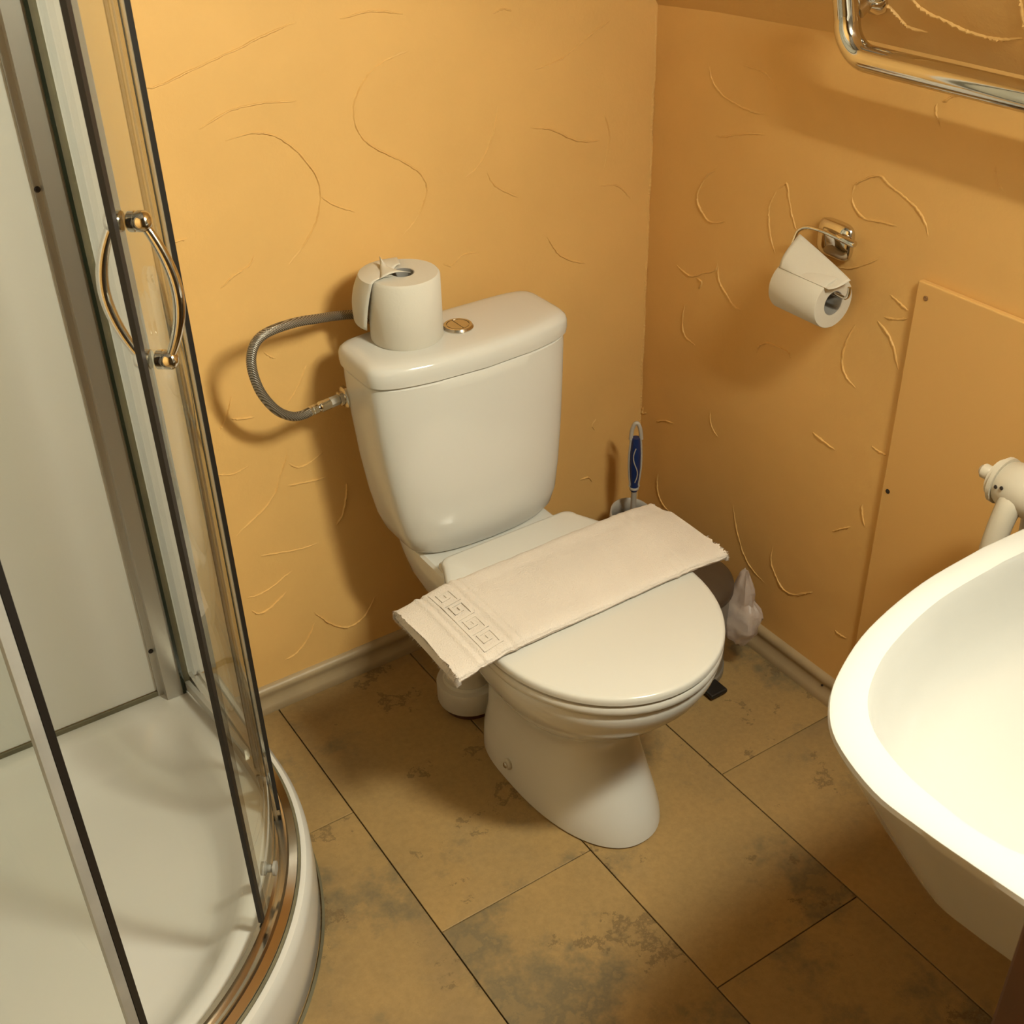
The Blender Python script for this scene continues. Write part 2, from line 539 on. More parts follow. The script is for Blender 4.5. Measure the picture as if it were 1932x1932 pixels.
# plaster ridges (trowel marks) that stand proud of the walls
RIDGE_BACK = [[(-0.919,1.171),(-0.896,1.171),(-0.839,1.186),(-0.78,1.201),(-0.721,1.218),(-0.678,1.226)],[(-0.85,1.101),(-0.802,1.119),(-0.751,1.122),(-0.692,1.116)],[(-0.813,1.078),(-0.766,1.082),(-0.725,1.065),(-0.691,1.027),(-0.671,0.982),(-0.68,0.932),(-0.708,0.894),(-0.739,0.866)],[(-0.675,0.97),(-0.65,0.947),(-0.614,0.927)],[(-0.497,1.16),(-0.545,1.148),(-0.579,1.125),(-0.598,1.092),(-0.596,1.055),(-0.575,1.027),(-0.539,1.003),(-0.497,0.973),(-0.479,0.943),(-0.487,0.913),(-0.504,0.889),(-0.531,0.867)],[(-0.334,1.048),(-0.347,0.998),(-0.375,0.958),(-0.402,0.941)],[(-0.361,0.946),(-0.35,0.921),(-0.328,0.903),(-0.298,0.885)],[(-0.24,0.806),(-0.216,0.765),(-0.186,0.742),(-0.149,0.726)],[(-0.121,0.87),(-0.078,0.861),(-0.046,0.829)],[(-0.858,0.856),(-0.833,0.871),(-0.805,0.882),(-0.794,0.897)],[(-0.339,1.195),(-0.319,1.199),(-0.304,1.194)],[(-0.917,0.535),(-0.889,0.527),(-0.861,0.532)],[(-0.786,0.541),(-0.792,0.521),(-0.807,0.491),(-0.817,0.467),(-0.843,0.44),(-0.871,0.423),(-0.903,0.403)],[(-0.796,0.469),(-0.774,0.466),(-0.744,0.462),(-0.721,0.46)],[(-0.865,0.345),(-0.835,0.339),(-0.792,0.33),(-0.756,0.328)],[(-0.903,0.267),(-0.88,0.265),(-0.854,0.271),(-0.829,0.283),(-0.812,0.289)],[(-0.899,0.236),(-0.887,0.224),(-0.867,0.226),(-0.847,0.237),(-0.829,0.248)],[(-0.781,0.179),(-0.766,0.157),(-0.746,0.132),(-0.721,0.114),(-0.697,0.114),(-0.675,0.127),(-0.653,0.158)],[(-0.853,0.094),(-0.825,0.102),(-0.802,0.124),(-0.781,0.156)],[(-0.878,0.631),(-0.858,0.624),(-0.836,0.62)],[(-0.9,0.615),(-0.89,0.627),(-0.88,0.643),(-0.869,0.669)],[(-0.803,0.732),(-0.794,0.721),(-0.783,0.714)],[(-0.683,0.432),(-0.688,0.404),(-0.7,0.369),(-0.714,0.352)],[(-0.788,0.511),(-0.77,0.498),(-0.747,0.501),(-0.722,0.512)],[(-0.731,0.685),(-0.745,0.661),(-0.759,0.642),(-0.775,0.625)],[(-0.457,0.801),(-0.442,0.792),(-0.433,0.797),(-0.414,0.807),(-0.382,0.804)],[(-0.118,0.382),(-0.127,0.368),(-0.12,0.355)],[(-0.157,0.248),(-0.136,0.247),(-0.125,0.23)],[(-0.94,0.94),(-0.915,0.946),(-0.896,0.946)],[(-0.112,1.002),(-0.099,0.953),(-0.11,0.897)],[(-0.271,1.002),(-0.227,0.99),(-0.17,0.961),(-0.123,0.952)],[(-0.609,1.222),(-0.556,1.226),(-0.502,1.215)],[(-0.259,1.096),(-0.204,1.106),(-0.138,1.139),(-0.105,1.152)]]
RIDGE_RIGHT = [[(-0.142,1.087),(-0.154,1.066),(-0.182,1.048),(-0.223,1.04),(-0.257,1.038),(-0.295,1.041)],[(-0.222,1.105),(-0.253,1.106),(-0.278,1.102),(-0.298,1.09),(-0.311,1.077)],[(-0.169,0.977),(-0.194,0.983),(-0.223,0.993),(-0.257,1.002),(-0.29,1.008)],[(-0.182,0.924),(-0.155,0.903),(-0.136,0.872),(-0.135,0.853),(-0.151,0.835),(-0.174,0.825),(-0.21,0.837)],[(-0.326,0.923),(-0.315,0.896),(-0.316,0.872),(-0.325,0.842),(-0.338,0.818)],[(-0.33,0.928),(-0.349,0.942),(-0.357,0.918),(-0.368,0.894),(-0.381,0.87)],[(-0.486,0.96),(-0.491,0.978),(-0.509,0.992),(-0.535,1.004),(-0.556,0.995),(-0.582,0.987),(-0.611,0.976),(-0.628,0.963),(-0.641,0.941)],[(-0.488,0.958),(-0.497,0.944),(-0.52,0.933),(-0.56,0.938),(-0.583,0.939)],[(-0.087,0.715),(-0.111,0.709),(-0.132,0.708),(-0.162,0.724),(-0.194,0.741),(-0.197,0.757)],[(-0.201,0.751),(-0.206,0.725),(-0.225,0.708),(-0.248,0.692),(-0.27,0.688)],[(-0.316,0.622),(-0.324,0.641),(-0.343,0.653),(-0.368,0.655),(-0.396,0.654),(-0.4,0.645)],[(-0.477,0.839),(-0.506,0.847),(-0.533,0.863),(-0.56,0.883)],[(-0.589,0.831),(-0.61,0.825),(-0.628,0.818)],[(-0.584,0.792),(-0.608,0.797),(-0.632,0.808)],[(-0.573,0.781),(-0.597,0.769),(-0.615,0.748),(-0.628,0.718)],[(-0.531,0.758),(-0.519,0.725),(-0.515,0.694),(-0.524,0.668),(-0.55,0.652)],[(-0.117,0.645),(-0.114,0.61),(-0.122,0.584),(-0.153,0.574)],[(-0.625,1.131),(-0.643,1.143),(-0.665,1.153)],[(-0.616,1.127),(-0.619,1.111),(-0.629,1.097)],[(-0.729,1.067),(-0.736,1.049),(-0.75,1.036)],[(-0.146,0.709),(-0.161,0.706),(-0.154,0.689)],[(-0.21,0.455),(-0.212,0.435),(-0.223,0.419),(-0.236,0.41)],[(-0.065,0.238),(-0.065,0.21),(-0.076,0.181),(-0.105,0.165)],[(-0.294,0.284),(-0.306,0.248),(-0.317,0.222),(-0.333,0.194),(-0.355,0.173),(-0.376,0.163),(-0.4,0.157)],[(-0.05,0.36),(-0.08,0.375),(-0.106,0.38)],[(-0.008,0.375),(-0.005,0.36),(-0.018,0.365)],[(-0.41,0.252),(-0.412,0.213),(-0.433,0.185),(-0.454,0.172),(-0.48,0.178),(-0.516,0.207)],[(-0.472,0.53),(-0.496,0.527),(-0.526,0.521)],[(-0.602,0.565),(-0.617,0.563),(-0.635,0.564)],[(-0.602,0.45),(-0.607,0.43),(-0.614,0.411)],[(-0.547,0.362),(-0.564,0.377),(-0.585,0.394)],[(-0.587,0.162),(-0.601,0.161),(-0.616,0.162)],[(-0.482,0.175),(-0.507,0.198),(-0.523,0.211)]]
RIDGE_SLOPE = [[(-0.566,0.123),(-0.575,0.108),(-0.587,0.096),(-0.598,0.084),(-0.613,0.075),(-0.636,0.068),(-0.66,0.06),(-0.684,0.055),(-0.709,0.054),(-0.727,0.056),(-0.755,0.064)],[(-0.532,0.081),(-0.544,0.072),(-0.554,0.058),(-0.562,0.048),(-0.568,0.043),(-0.599,0.04)],[(-0.762,0.162),(-0.765,0.151),(-0.765,0.134),(-0.765,0.115),(-0.763,0.09),(-0.762,0.077)],[(-0.768,0.157),(-0.776,0.15),(-0.787,0.145)]]

def ridge_geo(pts, to3, nrm, h=0.0016, hw=0.0042, seed=0):
    rnd = random.Random(seed)
    P = catmull([to3(*q) for q in pts], per=7)
    n = Vector(nrm)
    K = len(P)
    V, F = [], []
    for i, q in enumerate(P):
        t = (P[min(i+1, K-1)]-P[max(i-1, 0)]).normalized()
        s = n.cross(t).normalized()
        e = min(1.0, 6*min(i, K-1-i)/K+0.15)*(0.45+0.75*rnd.random())
        q = q+s*(rnd.random()-0.5)*0.0012
        ww = hw*(0.75+0.5*rnd.random())
        V += [q-s*ww-n*0.0006, q-s*ww*0.3+n*h*e, q+s*ww*0.12+n*h*e*0.9, q+s*ww*0.5-n*0.0006]
        if i:
            a, b = (i-1)*4, i*4
            F += [(a, a+1, b+1, b), (a+1, a+2, b+2, b+1), (a+2, a+3, b+3, b+2)]
    return V, F

def ridges(lines, to3, nrm, parent, mat, h, hw=0.0042):
    g = merge(*[ridge_geo(q, to3, nrm, h*(0.7+0.6*random.random()), hw, 31*i+5) for i, q in enumerate(lines)])
    return tag(mesh_obj('plaster_ridges', g[0], g[1], mat, parent), kind='stuff')
ridges(RIDGE_BACK, lambda x, z: Vector((x, 0, z)), (0, -1, 0), wall_back, 'wall', 0.0026, 0.0027)
ridges(RIDGE_RIGHT, lambda y, z: Vector((0, y, z)), (-1, 0, 0), wall_right, 'wall', 0.0022, 0.0032)
def slope_z0(y):
    for (ya, za), (yb, zb) in zip(YZ, YZ[1:]):
        if yb <= y <= ya:
            return za+(zb-za)*(y-ya)/(yb-ya)
    return 1.19
q_ = math.hypot(1, SL)
ridges(RIDGE_SLOPE, lambda y, s: Vector((-s/q_, y, slope_z0(y)+s*SL/q_)), (-SL/q_, 0, -1/q_), ceiling_slope, 'ceil', 0.0030, 0.0042)
# rough seam in the corner
cz = [(0.0015*math.sin(37*z)+0.001*math.sin(91*z), z) for z in [0.06+0.011*k for k in range(100)]]
ridges([[(x-0.002, z) for x, z in cz]], lambda x, z: Vector((x, -0.0005, z)), (0, -1, 0), wall_back, 'wall', 0.0022, 0.004)

# smooth painted board on the right wall behind the radiator
board = empty('wall_board', (0, -0.645, 0.0545), 'flat orange painted board on the right wall behind the radiator', 'board')
box('board_sheet', (-0.011, 0.0, -0.83, 0.0, 0.0, 0.822), 'board', board, bevel=0.002)
for yy, zz, mt in ((-0.019, 0.7995, 'screw'), (-0.0125, 0.4545, 'dark')):
    lathe('screw', [(0.0042, 0), (0.0042, 0.0008), (0.0026, 0.0016), (0.0009, 0.0012)], mt, board, origin=(-0.011, yy, zz), axis=(-1, 0, 0), n=12)

# ================================================================== SHOWER
CX, CY = -1.497, -0.281
def qpath(R, n=40, y_end=0.0, x_end=None):
    """quadrant path: straight from the back wall, arc, straight to the left wall"""
    x_end = XL+0.003 if x_end is None else x_end
    pts = [Vector((CX+R, y_end+(CY-y_end)*k/8, 0)) for k in range(8)]
    for k in range(n+1):
        a = -math.pi/2*k/n
        pts.append(Vector((CX+R*math.cos(a), CY+R*math.sin(a), 0)))
    pts += [Vector((CX+(x_end-CX)*k/8, CY-R, 0)) for k in range(1, 9)]
    return pts

# tray
tray = empty('shower_tray', (CX, CY, 0), 'white acrylic quadrant shower tray with rounded front skirt', 'shower tray')
def tray_ring(R, z, inset):
    pts = [Vector((q.x, q.y, z)) for q in qpath(R, y_end=-0.005-inset, x_end=XL+0.005+inset)]
    cn, p0, p1 = Vector((XL+0.005+inset, -0.005-inset, z)), pts[0], pts[-1]
    pts += [p1.lerp(cn, k/10) for k in range(1, 11)]+[cn.lerp(p0, k/14) for k in range(1, 14)]
    for _ in range(int(inset*90)):          # soften the corners of the inner rings
        pts = [(pts[i-1]+pts[i]*2+pts[(i+1) % len(pts)])/4 for i in range(len(pts))]
    return pts
TR = [(0.512, 0.0, 0), (0.515, 0.006, 0), (0.5165, 0.06, 0), (0.5155, 0.112, 0), (0.5135, 0.126, 0), (0.5075, 0.1345, 0), (0.498, 0.137, 0),
      (0.470, 0.137, 0.0), (0.440, 0.137, 0.022), (0.428, 0.136, 0.030), (0.418, 0.132, 0.038), (0.408, 0.122, 0.046), (0.392, 0.100, 0.062), (0.375, 0.082, 0.080),
      (0.360, 0.072, 0.095)]
rings = [tray_ring(R, z, i_) for R, z, i_ in TR]
tc_ = Vector((-1.44, -0.33, 0))
for k, z in ((0.9, 0.066), (0.75, 0.062), (0.5, 0.058), (0.25, 0.055), (0.05, 0.053)):
    rings.append([Vector((tc_.x+(q.x-tc_.x)*k, tc_.y+(q.y-tc_.y)*k, z)) for q in rings[14]])
v, f = loft_geo(rings)
mesh_obj('basin', [Vector(q)-Vector((CX, CY, 0)) for q in v], f, 'acrylic', tray)
box('sealant_strip', (XL+0.006-CX, -1.055-CX, -0.009-CY, -0.0045-CY, 0.1370, 0.1465), 'sealant', tray, bevel=0.001)
# grubby floor joint of the skirt
pj = qpath(0.5175)
rings = [[Vector((q.x, q.y, 0))+d for d in (Vector((0, 0, 0.0005)), Vector((0, 0, 0.005)), (Vector((q.x-CX, q.y-CY, 0)).normalized()*0.004)+Vector((0, 0, 0.0006)))] for q in pj[3:-8]]
v, f = loft_geo(rings)
mesh_obj('floor_joint', [Vector(q)-Vector((CX, CY, 0)) for q in v], f, 'sealant', tray)

panel_b = tag(box('shower_wall_panel', (XL+0.004, -0.985, -0.004, -0.0005, 0.147, 2.20), 'panel'), 'white shower wall panel on the back wall behind the glass', 'wall panel')
panel_l = tag(box('shower_wall_panel', (XL+0.0005, XL+0.004, -0.80, -0.0045, 0.147, 2.20), 'panel'), 'white shower wall panel on the left wall, beside the tray', 'wall panel')

# enclosure
RG = 0.471
ENC_H = 1.95
enc = empty('shower_enclosure', (CX, CY, 0.137), 'curved glass shower enclosure with black seals and chrome bow handles', 'shower enclosure')
OFF = Vector((CX, CY, 0.137))
def epart(name, geo, mat, parent=enc, smooth=True):
    return mesh_obj(name, [Vector(q)-OFF for q in geo[0]], geo[1], mat, parent, smooth)

def sweep_path(path, prof):
    """prof: (offset outward, z) closed; path: list of points around CX,CY"""
    rings = []
    K = len(path)
    for i, q in enumerate(path):
        t = (path[min(i+1, K-1)]-path[max(i-1, 0)]).normalized()
        n = Vector((-t.y, t.x, 0))
        rings.append([q+n*o+Vector((0, 0, z)) for o, z in prof])
    return loft_geo(rings)
base = qpath(RG, y_end=-0.006)
ZT = 0.1375
epart('bottom_track', sweep_path(base, [(-0.013, ZT), (0.024, ZT), (0.024, ZT+0.006), (0.012, ZT+0.010), (0.010, ZT+0.018), (0.006, ZT+0.018), (0.005, ZT+0.009), (-0.004, ZT+0.009), (-0.005, ZT+0.022), (-0.012, ZT+0.022)]), 'chrome_worn')
epart('track_seal', sweep_path(base, [(0.0245, ZT), (0.029, ZT), (0.0285, ZT+0.0025), (0.0245, ZT+0.003)]), 'sealant')
epart('top_track', sweep_path(base, [(-0.015, ZT+ENC_H), (0.02, ZT+ENC_H), (0.02, ZT+ENC_H+0.04), (-0.015, ZT+ENC_H+0.04)]), 'alu')
# wall profile with its screws
XG = CX+RG
XP = XG-0.026          # wall profile stands a little inside the curve
wp = epart('wall_profile', merge(box_geo(XP-0.046, XP-0.036, -0.010, -0.0045, ZT, ZT+ENC_H),
                                 box_geo(XP-0.036, XP-0.008, -0.030, -0.0045, ZT, ZT+ENC_H)), 'alu', smooth=False)
epart('glass_gasket', box_geo(XP-0.008, XP-0.0025, -0.036, -0.0045, ZT+0.005, ZT+ENC_H), 'glassedge', smooth=False)
epart('channel', box_geo(XP-0.0025, XP+0.009, -0.030, -0.0045, ZT+0.005, ZT+ENC_H), 'sealant', smooth=False)
for zz in (0.24, 1.065):
    g = lathe_geo([(0.0044, 0), (0.0044, 0.001), (0.0030, 0.0022), (0.0012, 0.0016)], (XP-0.041, -0.010, zz), (0, -1, 0), 14)
    epart('screw', g, 'dark', wp)

def glass_arc(R, a0, a1, z0, z1, n=26, th=0.005):
    P = []
    for k in range(n+1):
        a = math.radians(a0+(a1-a0)*k/n)
        d = Vector((math.cos(a), math.sin(a), 0))
        c = Vector((CX, CY, 0))
        P.append([c+d*(R-th/2)+Vector((0, 0, z0)), c+d*(R+th/2)+Vector((0, 0, z0)), c+d*(R+th/2)+Vector((0, 0, z1)), c+d*(R-th/2)+Vector((0, 0, z1))])
    return loft_geo(P)

def arc_strip(R, a, w_deg, th, z0, z1):
    return glass_arc(R, a-w_deg/2, a+w_deg/2, z0, z1, 3, th)
Z0, Z1 = 0.168, ZT+ENC_H-0.002
# fixed side panels: flat glass then the start of the curve
def fixed_side():
    P = []
    th = 0.005
    for y in (-0.031, -0.08, -0.13, -0.18, -0.23, CY):
        P.append([Vector((XP+0.003+(XG+0.001-XP)*(y/CY)**0.8+s*th/2, y, z)) for s, z in ((-1, Z0-0.012), (1, Z0-0.012), (1, Z1), (-1, Z1))])
    for k in range(1, 9):
        a = math.radians(-13.0*k/8)
        d = Vector((math.cos(a), math.sin(a), 0))
        P.append([Vector((CX, CY, 0))+d*(RG+0.004+s*th/2)+Vector((0, 0, z)) for s, z in ((-1, Z0-0.012), (1, Z0-0.012), (1, Z1), (-1, Z1))])
    return loft_geo(P)
fx = epart('fixed_panel', fixed_side(), 'glass')
epart('silhouette_strip', arc_strip(RG+0.004, -14.0, 1.4, 0.006, Z0-0.010, Z1), 'black', fx)  # black strip added for the dark outline of curved glass seen edge-on
def bottom_bead():
    return loft_geo([[Vector((XP-0.004+(XG+0.001-XP)*(y/CY)**0.8+dx, y, z)) for dx, z in ((-0.004, Z0-0.016), (0.004, Z0-0.016), (0.004, Z0+0.003), (-0.004, Z0+0.003))] for y in (-0.04, -0.09, -0.14, -0.20, -0.26)])
epart('bead', bottom_bead(), 'alu', fx, smooth=False)

def door(a_lead, a_trail, sign, handle=True):
    R = RG-0.006
    d = epart('sliding_door', glass_arc(R, a_lead, a_trail, Z0, Z1), 'glass')
    epart('magnetic_seal', arc_strip(R, a_lead, 1.05, 0.0065 if sign > 0 else 0.011, Z0-0.004, Z1), 'black', d)
    epart('clear_strip', arc_strip(R, a_lead+sign*1.35, 1.5, 0.006 if sign > 0 else 0.009, Z0-0.002, Z1), 'smoke' if sign > 0 else 'clear', d)
    epart('trailing_edge', arc_strip(R, a_trail, 0.35, 0.006, Z0, Z1), 'glassedge', d)
    for a in (a_lead+sign*8, a_trail-sign*8):
        ar = math.radians(a)
        dv = Vector((math.cos(ar), math.sin(ar), 0))
        c = Vector((CX, CY, Z0+0.030))+dv*R
        epart('roller', lathe_geo([(0.004, -0.012), (0.010, -0.011), (0.010, -0.004), (0.006, -0.003), (0.006, 0.006), (0.011, 0.007), (0.011, 0.011), (0.004, 0.013)], c, dv, 16), 'clear', d)
    if handle:
        ar = math.radians(a_lead+sign*3.6)
        dv = Vector((math.cos(ar), math.sin(ar), 0))
        for s, depth in ((1, 0.025), (-1, 0.027)):
            top = Vector((CX, CY, 1.190))+dv*R
            bot = Vector((CX, CY, 1.040))+dv*R
            st = 0.020 if s > 0 else 0.016
            for q in (top, bot):
                epart('handle_mount', lathe_geo([(0.0095, 0.003), (0.0105, 0.004), (0.0105, 0.010), (0.0095, 0.0105), (0.0095, 0.012), (0.0105, 0.0125), (0.0105, st), (0.008, st+0.004), (0.003, st+0.006)], q, dv*s, 20), 'chrome', d)
            path = []
            for k in range(25):
                t = k/24
                u = math.sin(math.pi*t)
                path.append(top.lerp(bot, t)+dv*s*(st*0.75+depth*0.95*u**0.85))
            rads = [0.0048+0.0016*math.sin(math.pi*k/24) for k in range(25)]
            epart('handle', tube_geo(path, rads, 14), 'chrome', d)
    return d
door(-41.0, -3.0, 1)
door(-71.5, -112.0 if False else -89.8, -1, handle=False)

# ================================================================== TOILET
TX = -0.516
toilet = empty('toilet', (TX, 0, 0), 'white close-coupled toilet with cistern and closed lid beside the shower', 'toilet')
SEC = [  # z, f_back, f_front, half width, widest f
    (0.000, 0.285, 0.660, 0.104, 0.45, 3.2, 2.2), (0.004, 0.282, 0.664, 0.107, 0.45, 3.2, 2.2), (0.020, 0.282, 0.661, 0.1065, 0.45, 3.2, 2.2),
    (0.050, 0.280, 0.648, 0.103, 0.44, 3.0, 2.2), (0.090, 0.275, 0.626, 0.096, 0.45, 2.6, 2.2), (0.130, 0.268, 0.607, 0.092, 0.45, 2.5, 2.2),
    (0.165, 0.258, 0.598, 0.093, 0.45, 2.4, 2.2), (0.195, 0.245, 0.603, 0.102, 0.46, 2.3, 2.15), (0.225, 0.23, 0.628, 0.119, 0.48, 2.2, 2.1),
    (0.255, 0.22, 0.663, 0.138, 0.50, 2.2, 2.05), (0.285, 0.21, 0.696, 0.155, 0.515, 2.2, 2.05), (0.315, 0.205, 0.721, 0.168, 0.525, 2.2, 2.05),
    (0.342, 0.20, 0.736, 0.176, 0.53, 2.2, 2.05), (0.360, 0.20, 0.741, 0.179, 0.53, 2.2, 2.05), (0.369, 0.20, 0.739, 0.178, 0.53, 2.2, 2.05), (0.374, 0.205, 0.733, 0.173, 0.53, 2.2, 2.05)]
g1 = loft_geo([egg(hw*(1.04+0.02*z/0.37), fb, ff+0.012*(1-z/0.37), fm, z, nb, nf) for z, fb, ff, hw, fm, nb, nf in SEC])
# cistern shelf growing out of the back of the bowl
SH = [(0.20, 0.16, 0.40, 0.075), (0.24, 0.10, 0.42, 0.098), (0.29, 0.070, 0.44, 0.118), (0.33, 0.062, 0.45, 0.128), (0.360, 0.060, 0.45, 0.1335), (0.3700, 0.061, 0.45, 0.132), (0.3745, 0.066, 0.45, 0.127)]
g2 = loft_geo([rrect(hw, f0, f1, z, 5.0) for z, f0, f1, hw in SH])
mesh_obj('bowl', *merge(g1, g2), 'porcelain', toilet)
# floor bolt with cap
for s in (-1, 1):
    b_ = lathe('bolt_cap', [(0.0105, -0.004), (0.0105, 0.003), (0.008, 0.0055)], 'plastic', toilet, origin=(s*0.1085, -0.430, 0.045), axis=(s, 0, 0.12), n=18)
    lathe('bolt', [(0.0055, 0.004), (0.0055, 0.0085), (0.003, 0.010)], 'chrome', b_, origin=(s*0.1085, -0.430, 0.045), axis=(s, 0, 0.12), n=12)
# cistern
CS = [(0.3755, 0.083, 0.205, 0.128, 4.5, 0.014), (0.379, 0.076, 0.213, 0.138, 5, 0.017), (0.392, 0.071, 0.218, 0.1465, 5.5, 0.020),
      (0.42, 0.067, 0.219, 0.1545, 6, 0.022), (0.47, 0.063, 0.216, 0.162, 6, 0.024), (0.54, 0.060, 0.212, 0.1685, 6, 0.025),
      (0.62, 0.058, 0.208, 0.1725, 6, 0.026), (0.69, 0.057, 0.205, 0.1745, 6, 0.026), (0.706, 0.058, 0.204, 0.1740, 6, 0.026), (0.7095, 0.061, 0.201, 0.171, 6, 0.026)]
cis = loft('cistern', [rrect(hw*(1.02+0.06*(z-0.375)/0.33), f0, f1, z, n, bow) for z, f0, f1, hw, n, bow in CS], 'porcelain', toilet)
CL = [(0.7110, 0.060, 0.202, 0.1725, 7, 0.026), (0.7125, 0.0565, 0.2055, 0.1760, 7, 0.026), (0.722, 0.0555, 0.2065, 0.1772, 7, 0.026), (0.734, 0.0560, 0.2060, 0.1768, 7, 0.026),
      (0.7405, 0.0580, 0.2040, 0.1748, 7, 0.026), (0.7455, 0.0620, 0.2000, 0.1705, 6.5, 0.026), (0.7485, 0.0680, 0.1940, 0.1640, 6, 0.025), (0.7497, 0.0780, 0.184, 0.1530, 5.5, 0.023), (0.7502, 0.094, 0.168, 0.130, 5, 0.02)]
lid = loft('cistern_lid', [rrect(hw*1.085, f0, f1, z, n, bow) for z, f0, f1, hw, n, bow in CL], 'porcelain', toilet)
bt = lathe('flush_button', [(0.026, 0.0), (0.0262, 0.003), (0.0235, 0.0065), (0.0195, 0.0068), (0.0190, 0.0050), (0.0, 0.0050)], 'chrome_worn', toilet, origin=(0.0, -0.143, 0.7490), n=36)
def half_disc(s):
    P = [Vector((0.0008*s, -0.143, 0)), ]
    pts = [Vector((s*0.0008, -0.143+0.018*math.cos(math.pi*k/16), 0)) if k in (0, 16) else Vector((s*(0.0008+0.0172*math.sin(math.pi*k/16)), -0.143+0.018*math.cos(math.pi*k/16), 0)) for k in range(17)]
    r0 = [q+Vector((0, 0, 0.7538)) for q in pts]
    r1 = [q+Vector((0, 0, 0.7556)) for q in pts]
    return loft_geo([r0, r1])
for s in (-1, 1):
    mesh_obj('flush_key', *half_disc(s), 'chrome_worn', bt)
# inlet fitting on the left flank of the cistern
inl = lathe('inlet_washer', [(0.019, -0.004), (0.019, 0.002), (0.0165, 0.004), (0.0125, 0.0045), (0.0125, 0.011), (0.009, 0.012)], 'chrome_worn', toilet, origin=(-0.1855, -0.0745, 0.648), axis=(-1, 0, -0.05), n=24)
# seat ring and lid
def lid_outline(hw, hwb, fb, ff, fm, z, rc=0.020):
    """D shape: elliptical front, sides drawing in to a straight back with rounded corners"""
    out = []
    for k in range(33):                     # front half from +x round to -x
        a = math.pi*k/32
        out.append((hw*math.cos(a), fm+(ff-fm)*math.sin(a)**0.97 if 0 < k < 32 else fm))
    side = []
    for k in range(1, 15):
        t = k/15
        side.append((hwb+(hw-hwb)*math.cos(math.pi/2*t**1.25), fm+(fb+rc-fm)*t))
    arc = [(hwb-rc+rc*math.cos(math.pi/2*k/7), fb+rc-rc*math.sin(math.pi/2*k/7)) for k in range(8)]
    left = [(-x, f_) for x, f_ in side+arc]
    right = [(x, f_) for x, f_ in (side+arc)[::-1]]
    mid = [(-hwb+rc+(2*hwb-2*rc)*k/6, fb) for k in range(1, 6)]
    return [Vector((x, -f_, z)) for x, f_ in out+left+mid+right]
def plate(z0, z1, hw, hwb, fb, ff, fm, r, dome=0.0):
    R_ = []
    for dz, ins in ((0, r*0.45), (0.12, 0.0), (0.45, 0), (0.75, r*0.15), (0.92, r*0.6), (1.0, r*1.7)):
        R_.append(lid_outline(hw-ins, hwb-ins, fb+ins, ff-ins, fm, z0+(z1-z0)*dz))
    c = Vector((0, -fm, 0))
    last = R_[-1]
    R_.append([Vector((q.x*0.6, -fm+(q.y+fm)*0.6, z1+dome)) for q in last])
    return R_
loft('seat_ring', plate(0.3752, 0.3905, 0.1935, 0.134, 0.285, 0.7475, 0.525, 0.003), 'seat', toilet)
loft('seat_lid', plate(0.3940, 0.4095, 0.1945, 0.138, 0.270, 0.7485, 0.522, 0.005, 0.0015), 'seat', toilet)
for s in (-1, 1):
    lathe('hinge', [(0.0, -0.014), (0.009, -0.014), (0.0105, -0.011), (0.0105, 0.011), (0.009, 0.014), (0.0, 0.014)], 'seat', toilet, origin=(s*0.119, -0.276, 0.392), axis=(1, 0, 0), n=18)
# pan connector elbow behind the foot
pc = empty('soil_pipe', (-0.572, -0.212, 0), 'white plastic soil pipe elbow behind the toilet foot', 'pipe')
lathe('collar', [(0.052, 0.016), (0.0605, 0.018), (0.062, 0.022), (0.062, 0.060), (0.060, 0.065), (0.050, 0.067), (0.047, 0.072)], 'plastic', pc, n=40)
lathe('floor_socket', [(0.050, 0.0), (0.050, 0.012), (0.046, 0.016)], 'wood', pc, n=32)
tube('elbow', catmull([(0, 0, 0.06), (0, 0, 0.095), (0.008, -0.012, 0.13), (0.026, -0.034, 0.148), (0.036, -0.047, 0.150)], 6), 0.046, 'plastic', pc, n=28)

# ================================================================== SUPPLY HOSE
hose = empty('supply_hose', (-0.70, -0.005, 0.70), 'braided steel supply hose looping left of the cistern', 'hose')
ho = Vector((-0.70, -0.005, 0.70))
hp = [(-0.766, -0.082, 0.646), (-0.786, -0.088, 0.647), (-0.808, -0.094, 0.655), (-0.835, -0.102, 0.680), (-0.857, -0.106, 0.722), (-0.864, -0.106, 0.768),
      (-0.854, -0.104, 0.798), (-0.829, -0.100, 0.811), (-0.778, -0.088, 0.809), (-0.728, -0.072, 0.797), (-0.690, -0.050, 0.783), (-0.650, -0.038, 0.770), (-0.615, -0.030, 0.752), (-0.600, -0.012, 0.745)]
tube('braided_tube', [q-ho for q in catmull(hp, 8)], 0.0078, 'braid', hose, n=14)
a0, a1 = Vector((-0.7115, -0.0745, 0.6475)), Vector(hp[0])
ax = (a1-a0)
Ln = ax.length
lathe('nut', [(0.0075, -0.004), (0.0088, -0.002), (0.0088, 0.018), (0.0075, 0.020)], 'plastic', hose, origin=a0-ho, axis=ax, n=6)
lathe('ferrule', [(0.007, 0.018), (0.0098, 0.020), (0.0098, 0.038), (0.008, 0.040), (0.0075, 0.043), (0.0088, 0.045), (0.0088, 0.053), (0.0078, 0.054), (0.0086, 0.056), (0.0086, Ln+0.004), (0.007, Ln+0.005)], 'chrome', hose, origin=a0-ho, axis=ax, n=20)
lathe('wall_fitting', [(0.019, 0.0), (0.019, 0.003), (0.012, 0.006), (0.010, 0.02), (0.008, 0.022)], 'chrome_worn', hose, origin=Vector((-0.600, -0.0005, 0.745))-ho, axis=(0, -1, 0), n=20)

